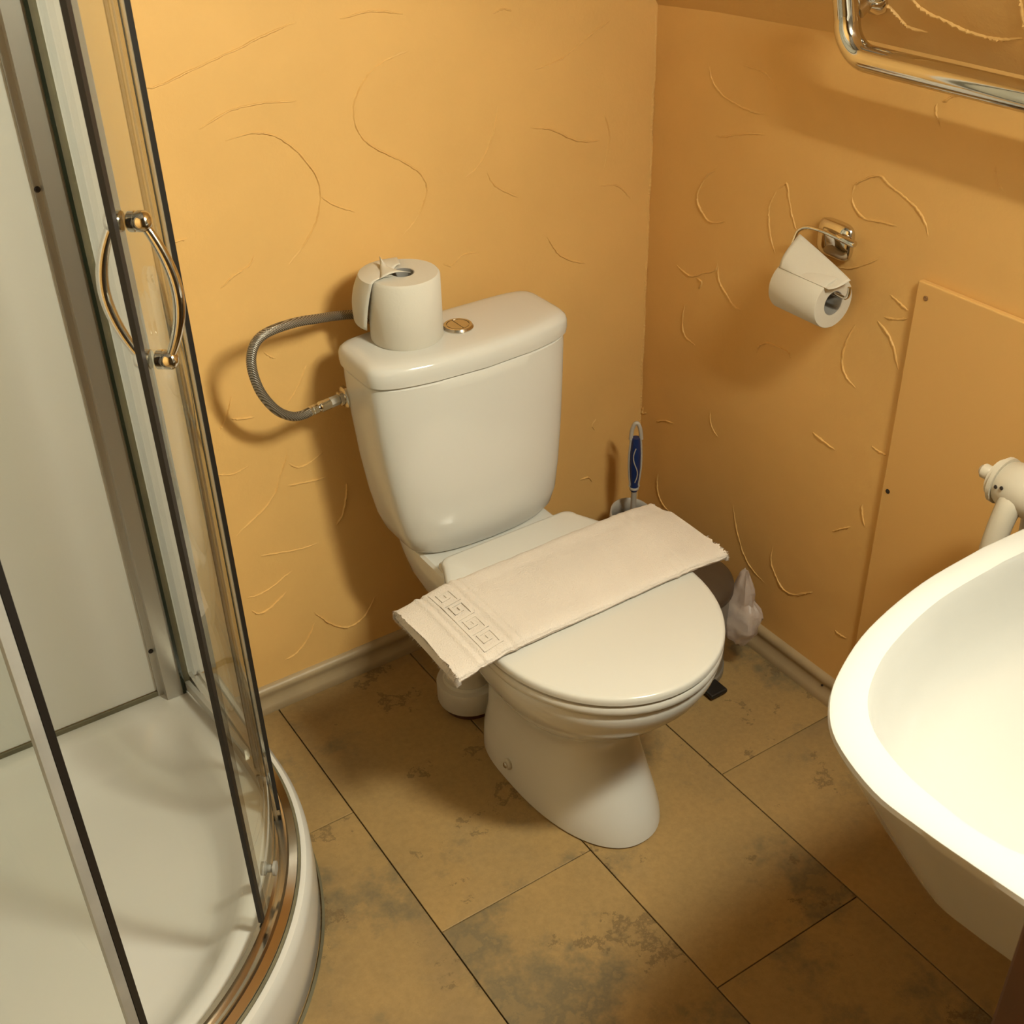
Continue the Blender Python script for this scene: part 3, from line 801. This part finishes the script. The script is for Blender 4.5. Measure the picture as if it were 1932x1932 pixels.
# ================================================================== PAPER ROLL ON THE CISTERN
RX, RY, RZ, RR, RH = -0.600, -0.122, 0.7500, 0.0595, 0.110
roll = empty('toilet_roll', (RX, RY, RZ), 'white toilet roll standing on the cistern, loose end tucked into its core', 'toilet roll')
lathe('paper', [(0.019, 0.0), (RR-0.002, 0.0), (RR, 0.003), (RR, RH-0.004), (RR-0.003, RH), (0.019, RH)], 'paper', roll, n=56, closed=True, cap=False)
lathe('core', [(0.0175, 0.001), (0.0190, 0.001), (0.0190, RH-0.0005), (0.0175, RH-0.0005)], 'core', roll, n=32, closed=True, cap=False)
# loose sheet pulled over the left side and the top
P = []
for i in range(23):
    t = i/22
    row = []
    for j in range(25):
        u = j/24
        if t < 0.66:
            s = t/0.66
            zmin = 0.020+0.026*(1-u)
            z = zmin+(RH+0.002-zmin)*s
            r = RR+0.0015+(0.030*math.sin(math.pi*min(1, u*0.98))**0.7)*(1-0.72*s**2.2)
        else:
            s = (t-0.66)/0.34
            z = RH+0.002+0.0025*math.sin(math.pi*s)+0.004*s*math.sin(9*u+1)*s
            r = (RR+0.0015)*(1-s)+0.020*s+0.006*math.sin(math.pi*u)*(1-s)*0.3
        a_end = 158+34*min(1, z/RH)
        a = math.radians(70+(a_end-70)*u)
        row.append((r*math.cos(a), r*math.sin(a), z))
    P.append(row)
g = grid_geo(P)
solid(mesh_obj('loose_sheet', *g, 'paper', roll), 0.0007)
# the tucked corner, a small paper tent dipping into the core
P = []
A, B, C_, D = Vector((-0.020, 0.036, RH+0.008)), Vector((-0.046, -0.012, RH+0.0045)), Vector((0.006, -0.0155, RH+0.0035)), Vector((0.010, 0.006, RH-0.020))
for i in range(9):
    t = i/8
    e0 = A.lerp(B, t)
    e1 = A.lerp(D, t*0.9) if t < 0.5 else A.lerp(D, 0.45).lerp(C_, (t-0.5)*2)
    row = []
    for j in range(9):
        u = j/8
        q = e0.lerp(e1, u)
        q.z += 0.012*math.sin(math.pi*u)*(1-0.55*t)
        row.append(q)
    P.append(row)
solid(mesh_obj('tucked_corner', *grid_geo(P), 'paper', roll), 0.0007)

# ================================================================== TOWEL ON THE LID
TXC, TYC, TZ = -0.520, -0.452, 0.4112
TLn, TWd, TTh = 0.520, 0.196, 0.021
towel = empty('folded_towel', (TXC, TYC, TZ), 'folded white terry towel with a Greek key border across the toilet lid', 'towel')
SKEW = 0.020
def towel_pt(x, a):
    """x along the towel -L/2..L/2, a section angle; returns point"""
    s = math.sin(a); c = math.cos(a)
    n = 7.0
    y = TWd/2*sgnpow(c, 2/n)
    z = TTh/2+TTh/2*sgnpow(s, 2/3.2)
    return x, y, z
def towel_top(x, y):
    """extra height, sag and waviness of the cloth at x, y"""
    l = x+TLn/2
    z = 0.0
    ov = max(0.0, -0.178-x)
    z -= 0.16*ov
    ov = max(0.0, x-0.185)
    z -= 0.12*ov
    z += 0.0022*mnoise.noise(Vector((x*9, y*11, 0.3)))+0.0010*mnoise.noise(Vector((x*34, y*40, 2.0)))
    for c, h, wd in ((0.036, 0.0022, 0.0035), (0.044, -0.0016, 0.0020), (0.050, 0.0012, 0.003), (0.090, 0.0012, 0.003), (0.0960, -0.0016, 0.002), (0.103, 0.0020, 0.0040), (0.112, -0.0012, 0.0018)):
        z += h*math.exp(-((l-c)/wd)**2)
    # fold line of the layer below and the creases of the border at the far end
    z += 0.0026*(1/(1+math.exp((y-0.052-0.02*x)/0.0022))-1)*(1 if l > 0.12 else 0.3)
    for c in (0.43, 0.447):
        z -= 0.0012*math.exp(-((l-c-0.1*y)/0.0025)**2)
    return z
NX, NA = 208, 84
rings = []
rnd = random.Random(3)
edge = [rnd.random() for _ in range(NA)]
edge2 = [rnd.random() for _ in range(NA)]
for i in range(NX+1):
    x0 = -TLn/2+TLn*i/NX
    row = []
    for j in range(NA):
        a = 2*math.pi*j/NA
        x, y, z = towel_pt(x0, a)
        dz = towel_top(x, y)
        topw = max(0.0, min(1.0, z/TTh))
        sag = min(0.0, dz) if topw < 0.3 else dz
        if abs(y) > TWd*0.46:
            y += 0.0012*mnoise.noise(Vector((x*60, z*200, 1.0)))-0.0015*(1 if abs(z-TTh*0.5) < 0.0016 else 0)
            y += math.copysign(0.0022, y)*(0.5*math.exp(-((x+TLn/2-0.044)/0.003)**2)*-1 + 0.5*math.exp(-((x+TLn/2-0.103)/0.004)**2))
        xe = x
        if i == 0: xe = x-0.004*edge[j]
        if i == NX: xe = x+0.010*edge2[j]*(0.4+topw*0.6)-0.02*max(0, y)/TWd
        row.append((xe, y+SKEW*(x/TLn)*0.2, z+sag*(1 if topw > 0.3 else 1)))
    rings.append(row)
cloth = loft('terry_cloth', rings, 'terry', towel)
# greek key border, raised weave lying on the cloth
def on_top(x, y):
    # height of the section's top at this y
    c = max(-1, min(1, abs(y)/(TWd/2)))
    cc = c**(7.0/2)
    s = math.sqrt(max(0, 1-cc*cc))
    z = TTh/2+TTh/2*s**(2/3.2)
    return Vector((x, y+SKEW*(x/TLn)*0.2, z+towel_top(x, y)+0.0004))
UNIT, BW = 0.041, 0.030
KEY = [(0.0, 0.0), (0.0, 1.0), (0.80, 1.0), (0.80, 0.28), (0.36, 0.28), (0.36, 0.64), (0.58, 0.64)]
KEY2 = [(0.0, 0.0), (1.0, 0.0)]
gs = []
xb = -TLn/2+0.055
def ribbon(p0, p1, wd=0.0042):
    d = Vector((p1[0]-p0[0], p1[1]-p0[1], 0))
    ln = d.length
    d.normalize()
    s = Vector((-d.y, d.x, 0))*wd/2
    k = max(1, int(ln/0.004))
    rings_ = []
    for i in range(k+1):
        q = Vector((p0[0], p0[1], 0))-d*wd/2+d*(ln+wd)*i/k
        a, b = q-s, q+s
        ta, tb = on_top(a.x, a.y), on_top(b.x, b.y)
        rings_.append([ta, ta+Vector((0, 0, 0.0011)), tb+Vector((0, 0, 0.0011)), tb])
    return loft_geo(rings_)
for k in range(4):
    y0 = -TWd/2+0.016+k*UNIT
    for seq in (KEY, KEY2):
        pts = [(xb+v_*BW, y0+u_*UNIT) for u_, v_ in seq]
        for p0, p1 in zip(pts, pts[1:]):
            gs.append(ribbon(p0, p1))
tag(mesh_obj('key_border', *merge(*gs), 'weave', towel, smooth=False), 'woven Greek key band')
# frayed loops along the two cut ends
V, F = [], []
rnd = random.Random(11)
for k in range(1900):
    a = 2*math.pi*rnd.random()
    left = k < 1400
    x, y, z = towel_pt(-TLn/2 if left else TLn/2, a)
    z *= 0.3+0.7*rnd.random()
    z += towel_top(x, y)
    sx = -1 if left else 1
    if not left:
        x += 0.006-0.02*max(0, y)/TWd
    ln = 0.003+0.0065*rnd.random()
    d = Vector((sx, 0.7*(rnd.random()-0.5), 0.9*(rnd.random()-0.55))).normalized()
    b_ = Vector((x-sx*0.002, y+SKEW*(x/TLn)*0.2, z))
    s = Vector((0, 0.0008, 0.0003))
    i0 = len(V)
    V += [b_-s, b_+s, b_+d*ln*0.6+s*0.7, b_+d*ln+Vector((0, 0, -0.001)), b_+d*ln*0.6-s*0.7+Vector((0, 0, 0.0009))]
    F += [(i0, i0+1, i0+2, i0+4), (i0+4, i0+2, i0+3)]
tag(mesh_obj('frayed_loops', V, F, 'terry', towel, smooth=False), kind='stuff')

# ================================================================== TOILET BRUSH
bx, by = -0.098, -0.105
brh = empty('brush_holder', (bx, by, 0), 'white plastic brush holder in the corner behind the toilet', 'brush holder')
prof = [(0.046, 0.0), (0.055, 0.002), (0.057, 0.010), (0.050, 0.06), (0.047, 0.13), (0.049, 0.17), (0.047, 0.172), (0.044, 0.168), (0.042, 0.12), (0.044, 0.02), (0.0, 0.012)]
lathe('cup', prof, 'brushwhite', brh, n=32)
# raised back rim
P = []
for i in range(25):
    a = math.radians(-40+260*i/24)
    t = abs(i-12)/12
    up = 0.042*(1-t**2)**0.6+0.002
    P.append([(0.0470*math.cos(a), 0.0470*math.sin(a), 0.164), (0.0475*math.cos(a), 0.0475*math.sin(a), 0.164+up*0.6), (0.0455*math.cos(a), 0.0455*math.sin(a), 0.164+up)])
solid(mesh_obj('back_rim', *grid_geo(P), 'brushwhite', brh), 0.002)
br = empty('toilet_brush', (bx-0.004, by-0.006, 0.012), 'toilet brush with blue and white grip standing in the corner', 'toilet brush')
lathe('stem', [(0.005, 0.09), (0.0058, 0.10), (0.0060, 0.245), (0.0075, 0.250)], 'brushwhite', br, n=16)
lathe('collar', [(0.004, 0.125), (0.0095, 0.127), (0.0095, 0.150), (0.006, 0.152)], 'core', br, n=16)
lathe('bristles', [(0.006, 0.0), (0.030, 0.008), (0.034, 0.03), (0.034, 0.06), (0.026, 0.085), (0.006, 0.092)], 'brushwhite', br, n=24)
gp = [(r_*0.80, h_) for r_, h_ in [(0.0085, 0.246), (0.0115, 0.250), (0.0110, 0.257), (0.0095, 0.263), (0.0120, 0.280), (0.0142, 0.305), (0.0142, 0.335), (0.0118, 0.362), (0.0105, 0.372)]]
grip = lathe('grip', gp, 'blue', br, n=24)
lathe('grip_band', [(0.0098, 0.2515), (0.0100, 0.253), (0.0100, 0.2555), (0.0094, 0.257)], 'brushwhite', grip, n=24)
# white edges of the grip and looped end
for s in (-1, 1):
    d = Vector((0.83*s, -0.55*s, 0))
    path = [d*(r+0.0006)+Vector((0, 0, h)) for r, h in gp[2:]]
    tube('grip_edge', catmull(path, 4), 0.0026, 'brushwhite', grip, n=8)
pth = [Vector((0.83*c, -0.55*c, h)) for c, h in ((-0.0105, 0.368), (-0.0085, 0.388), (-0.0045, 0.401), (0.0, 0.405), (0.0045, 0.401), (0.0085, 0.388), (0.0105, 0.368))]
tube('hanging_loop', catmull(pth, 5), 0.0042, 'brushwhite', br, n=10)
# pale wave line on the grip
fd = Vector((-0.55, -0.83, 0))
sd = Vector((0.83, -0.55, 0))
path = []
for k in range(13):
    t = k/12
    h = 0.272+0.080*t
    r = 0.0104+0.0016*math.sin(math.pi*t)
    a = 0.42*math.sin(2*math.pi*t)
    path.append(fd*r*math.cos(a)+sd*r*math.sin(a)+Vector((0, 0, h)))
tube('wave_line', path, 0.0011, 'brushwhite', grip, n=6)

# ================================================================== PEDAL BIN
BX, BY = -0.172, -0.362
bn = empty('pedal_bin', (BX, BY, 0), 'small pedal bin with dark brown lid between toilet and right wall', 'bin')
lathe('body', [(0.082, 0.0), (0.086, 0.002), (0.086, 0.014), (0.083, 0.017), (0.0845, 0.19), (0.0845, 0.196), (0.07, 0.196)], 'binsteel', bn, n=48)
lathe('lid', [(0.089, 0.197), (0.0905, 0.199), (0.0905, 0.212), (0.088, 0.219), (0.078, 0.226), (0.055, 0.2315), (0.025, 0.234), (0.0, 0.2345)], 'lidbrown', bn, n=48)
g = box_geo(-0.020, 0.020, -0.118, -0.078, 0.006, 0.016)
bev(mesh_obj('pedal', *g, 'black', bn, smooth=False), 0.003)
# thin bag poking out beneath the lid
P = []
rnd = random.Random(5)
C0 = Vector((0.083, -0.072, 0.118))
for i in range(22):
    t = i/21
    z = 0.088+0.150*t
    rad = 0.046*math.sin(math.pi*min(1, t*1.28+0.05))**0.6 if t < 0.62 else 0.046*(0.62*(1-(t-0.62)/0.38)**0.8+0.10)
    ring = []
    for j in range(28):
        a = 2*math.pi*j/28
        q = Vector((math.cos(a), math.sin(a), 0))
        nz = mnoise.noise(Vector((q.x*2.3+4, q.y*2.3, z*40)))
        r = rad*(1+0.30*nz)
        ring.append((C0.x-0.010+0.022*t+q.x*r*0.62, C0.y+q.y*r+0.020*max(0, t-0.4), z-0.05+0.008*mnoise.noise(Vector((q.x*3, q.y*3, 7+z*30)))+0.045))
    P.append(ring)
bag = loft('bin_bag', P, 'bag', bn)

# ================================================================== PAPER HOLDER ON THE RIGHT WALL
hd = empty('paper_holder', (0, -0.470, 0.885), 'chrome toilet paper holder on the right wall', 'paper holder')
HO = Vector((0, -0.470, 0.885))
def holder_plate():
    R_ = []
    for x, k in ((-0.0005, 0.97), (-0.006, 1.0), (-0.010, 0.95), (-0.0145, 0.78), (-0.0165, 0.55), (-0.0172, 0.2)):
        ring = []
        for j in range(48):
            a = 2*math.pi*j/48
            ring.append((x, 0.0365*k*sgnpow(math.cos(a), 2/4.0), 0.031*k*sgnpow(math.sin(a), 2/4.0)))
        R_.append(ring)
    return loft_geo(R_)
mesh_obj('back_plate', *holder_plate(), 'chrome', hd)
RA = Vector((-0.060, 0, 0.812))     # roll axis (x, z)
wire = [(-0.024, -0.512, 0.897), (-0.026, -0.490, 0.899), (-0.030, -0.462, 0.902), (-0.034, -0.436, 0.901), (-0.040, -0.4225, 0.893), (-0.045, -0.4205, 0.880), (-0.052, -0.4205, 0.860), (-0.058, -0.4205, 0.842),
        (-0.060, -0.4225, 0.832), (-0.0605, -0.428, 0.828), (-0.0605, -0.45, 0.828), (-0.0605, -0.50, 0.828), (-0.0605, -0.545, 0.828), (-0.0605, -0.556, 0.830), (-0.0605, -0.560, 0.838), (-0.0605, -0.560, 0.848)]
tube('wire_arm', [q-HO for q in catmull(wire, 5)], 0.0032, 'chrome', hd, n=10)
lathe('pivot', [(0.0055, 0.0), (0.0055, 0.034), (0.004, 0.036)], 'chrome', hd, origin=Vector((-0.0225, -0.490, 0.899))-HO, axis=(0, -1, -0.06), n=14)
tube('pivot_post', [Vector((-0.012, -0.516, 0.893))-HO, Vector((-0.0235, -0.516, 0.897))-HO], 0.005, 'chrome', hd, n=12)
hr = empty('toilet_roll', (-0.0605, -0.4300, 0.8120), 'half-used toilet roll hanging on the chrome wall holder', 'toilet roll')
R2, L2 = 0.0415, 0.102
lathe('paper', [(0.020, 0.0), (R2-0.001, 0.0), (R2, 0.002), (R2, L2-0.002), (R2-0.001, L2), (0.020, L2)], 'paper', hr, axis=(0, -1, 0), n=48, closed=True, cap=False)
lathe('core', [(0.0188, 0.0005), (0.0200, 0.0005), (0.0200, L2-0.0005), (0.0188, L2-0.0005)], 'core', hr, axis=(0, -1, 0), n=32, closed=True, cap=False)
# loose leaf thrown up over the wire
P = []
for i in range(15):
    t = i/14                     # from the roll's front shoulder up to the free edge
    row = []
    for j in range(21):
        u = j/20                 # along the axis: 0 = far end, 1 = near end
        y = -0.004-0.108*u
        base_a = math.radians(128)
        bxp = R2*1.02*math.cos(base_a)
        bzp = R2*1.02*math.sin(base_a)
        top_h = (0.080*(1-u)**0.95+0.040*u)
        topx = 0.014
        x = bxp+(topx-bxp)*t-0.010*math.sin(math.pi*t)*(1-u*0.7)
        z = bzp+(top_h-bzp)*t-0.006*math.sin(math.pi*t)*(0.4+math.sin(3*u))
        yy = y+0.012*t*(1-u)*0-0.004*t*u+0.010*t*(0.5-u)*0.4
        row.append((x, yy, z))
    P.append(row)
solid(mesh_obj('loose_sheet', *grid_geo(P), 'paper', hr), 0.0006)

# ================================================================== TOWEL RAIL UNDER THE SLOPE
NS = Vector((-SL/q_, 0, -1/q_))
US = Vector((-1/q_, 0, SL/q_))       # up along the slope
Ft = Vector((-0.046, -0.517, 0))
Ft.z = slope_z0(Ft.y)-SL*Ft.x
rail = empty('towel_rail', Ft, 'thick chrome towel rail on the sloping ceiling, top right', 'towel rail')
path = [Vector((-0.078, -1.20, 1.191)), Vector((-0.078, -0.95, 1.189)), Vector((-0.078, -0.60, 1.186))]
for k in range(11):
    a = math.radians(-90+90*k/10)
    path.append(Vector((-0.078-0.002*(k/10)**2, -0.553+0.047*math.cos(a), 1.233+0.047*math.sin(a))))
for k in range(1, 6):
    path.append(Vector((-0.080-0.0030*k, -0.506, 1.233+0.011*k)))
tube('bar', [q-Ft for q in path], 0.0185, 'chrome', rail, n=24)
lathe('flange', [(0.026, -0.002), (0.026, 0.004), (0.022, 0.009), (0.012, 0.012), (0.009, 0.014), (0.009, 0.030)], 'chrome', rail, axis=NS, n=28)

# ================================================================== RADIATOR
rad = empty('radiator', (-0.115, -0.953, 0.06), 'white cast-iron column radiator partly hidden behind the basin', 'radiator')
def rad_section():
    gs = []
    zt, zb = 0.655, 0.045
    for sx in (-0.042, 0.042):
        path = catmull([(sx*0.15, 0, zt-0.014), (sx*0.65, 0, zt-0.030), (sx, 0, zt-0.085), (sx, 0, zt-0.16), (sx, 0, zb+0.16), (sx, 0, zb+0.085), (sx*0.65, 0, zb+0.030), (sx*0.15, 0, zb+0.014)], 6)
        K = len(path)
        rads = [0.016+0.012*(abs(2*i/(K-1)-1)**7) for i in range(K)]
        gs.append(tube_geo(path, rads, 14))
    for z in (zt, zb):
        gs.append(lathe_geo([(0.0, -0.030), (0.030, -0.0295), (0.033, -0.022), (0.036, 0.0), (0.033, 0.022), (0.030, 0.0295), (0.0, 0.030)], (0, 0, z-(0.012 if z > 0.3 else -0.012)), (0, 1, 0), 22))
    return merge(*gs)
sec_me = None
for k in range(3):
    if sec_me is None:
        o = mesh_obj('section', *rad_section(), 'radiator', rad)
        sec_me = o.data
    else:
        o = bpy.data.objects.new('section', sec_me)
        COL.objects.link(o)
        o.parent = rad
    o.location = (0, -0.0605*k, 0)
lathe('end_plug', [(0.034, 0.030), (0.034, 0.036), (0.027, 0.039), (0.027, 0.044), (0.009, 0.046), (0.0085, 0.052), (0.0105, 0.055), (0.0105, 0.065), (0.006, 0.070)], 'radiator', rad, origin=(0, 0, 0.643), axis=(0, 1, 0), n=24)
for pt in ((-0.0345, 0.012, 0.654), (-0.0325, 0.022, 0.650)):
    lathe('paint_chip', [(0.003, 0), (0.0022, 0.0012), (0.0, 0.0014)], 'dark', rad, origin=pt, axis=(-1, 0, 0.25), n=7)
for k in (0, 2):
    box('foot', (-0.03, 0.03, -0.0605*k-0.012, -0.0605*k+0.012, -0.06, 0.03), 'radiator', rad, bevel=0.004)

# ================================================================== WASHBASIN
SX, SZ = -0.390, 0.800
sink = empty('washbasin', (SX, -1.478, SZ-0.15), 'large white oval washbasin at the right edge', 'washbasin')
OUT = [(-0.757, -1.476), (-0.7610, -1.419), (-0.766, -1.372), (-0.7705, -1.325), (-0.7715, -1.271), (-0.752, -1.207), (-0.720, -1.168), (-0.677, -1.140), (-0.603, -1.110), (-0.498, -1.089), (-0.390, -1.083)]
INN = [(-0.660, -1.440), (-0.712, -1.395), (-0.7265, -1.355), (-0.7285, -1.315), (-0.725, -1.270), (-0.712, -1.226), (-0.690, -1.194), (-0.656, -1.168), (-0.600, -1.143), (-0.505, -1.121), (-0.390, -1.115)]
def mirror_ring(pts):
    a = [Vector((x, y, 0)) for x, y in pts]
    a = catmull(a, 5)
    b = [Vector((2*SX-q.x, q.y, 0)) for q in a[::-1]][1:]
    return a+b
ro, ri = mirror_ring(OUT), mirror_ring(INN)
cen = Vector((SX, -1.30, 0))
def sc_ring(ring, k, z, ky=None):
    ky = k if ky is None else ky
    out = []
    for q in ring:
        y = -1.478+0.0+(q.y+1.478)
        x = SX+(q.x-SX)*k
        yy = cen.y+(q.y-cen.y)*ky if ky != 1 else q.y
        out.append(Vector((x, max(yy, -1.477), z)))
    return out
def back_ring(ring, k, ky, z):
    # shrink towards the wall side
    return [Vector((SX+(q.x-SX)*k, -1.477+(q.y+1.477)*ky, z)) for q in ring]
def lerp_ring(a, b, t, z):
    return [Vector((p_.x+(q.x-p_.x)*t, p_.y+(q.y-p_.y)*t, z)) for p_, q in zip(a, b)]
rings = [back_ring(ro, 0.80, 0.74, SZ-0.152), back_ring(ro, 0.826, 0.775, SZ-0.149), back_ring(ro, 0.90, 0.875, SZ-0.09), back_ring(ro, 0.965, 0.955, SZ-0.035), back_ring(ro, 0.991, 0.988, SZ-0.014),
         back_ring(ro, 0.9985, 0.998, SZ-0.006), lerp_ring(ro, ri, 0.05, SZ-0.0015), lerp_ring(ro, ri, 0.14, SZ), lerp_ring(ro, ri, 0.80, SZ-0.001), lerp_ring(ro, ri, 0.95, SZ-0.0035), lerp_ring(ro, ri, 1.0, SZ-0.008)]
for k, z in ((0.985, 0.018), (0.955, 0.042), (0.90, 0.075), (0.80, 0.105), (0.62, 0.123), (0.35, 0.131), (0.08, 0.134)):
    rings.append([Vector((SX+(q.x-SX)*k, -1.29+(q.y+1.29)*k, SZ-z)) for q in ri])
v, f = loft_geo(rings)
mesh_obj('basin', [Vector(q)-Vector((SX, -1.478, SZ-0.15)) for q in v], f, 'basin', sink)

# ================================================================== LAMP (outside the frame)
lamp = empty('ceiling_lamp', LAMP_AT, 'flat rectangular lamp on the sloping ceiling above the washbasin', 'lamp')
YS = Vector((0, 1, 0))
def lamp_ring(a, b, h):
    return [US*a*s+YS*b*t+NS*h for s, t in ((-1, -1), (1, -1), (1, 1), (-1, 1))]
a_, b_ = LAMP_SIZE[0]/2, LAMP_SIZE[1]/2
loft('housing', [lamp_ring(a_+0.008, b_+0.008, 0.002), lamp_ring(a_+0.008, b_+0.008, 0.052), lamp_ring(a_+0.001, b_+0.001, 0.052), lamp_ring(a_+0.001, b_+0.001, 0.048)], 'white', lamp, smooth=False)
loft('diffuser', [lamp_ring(a_, b_, 0.053), lamp_ring(a_*0.98, b_*0.985, 0.064), lamp_ring(a_*0.80, b_*0.80, 0.074)], 'emit', lamp, cap0=False, smooth=False)
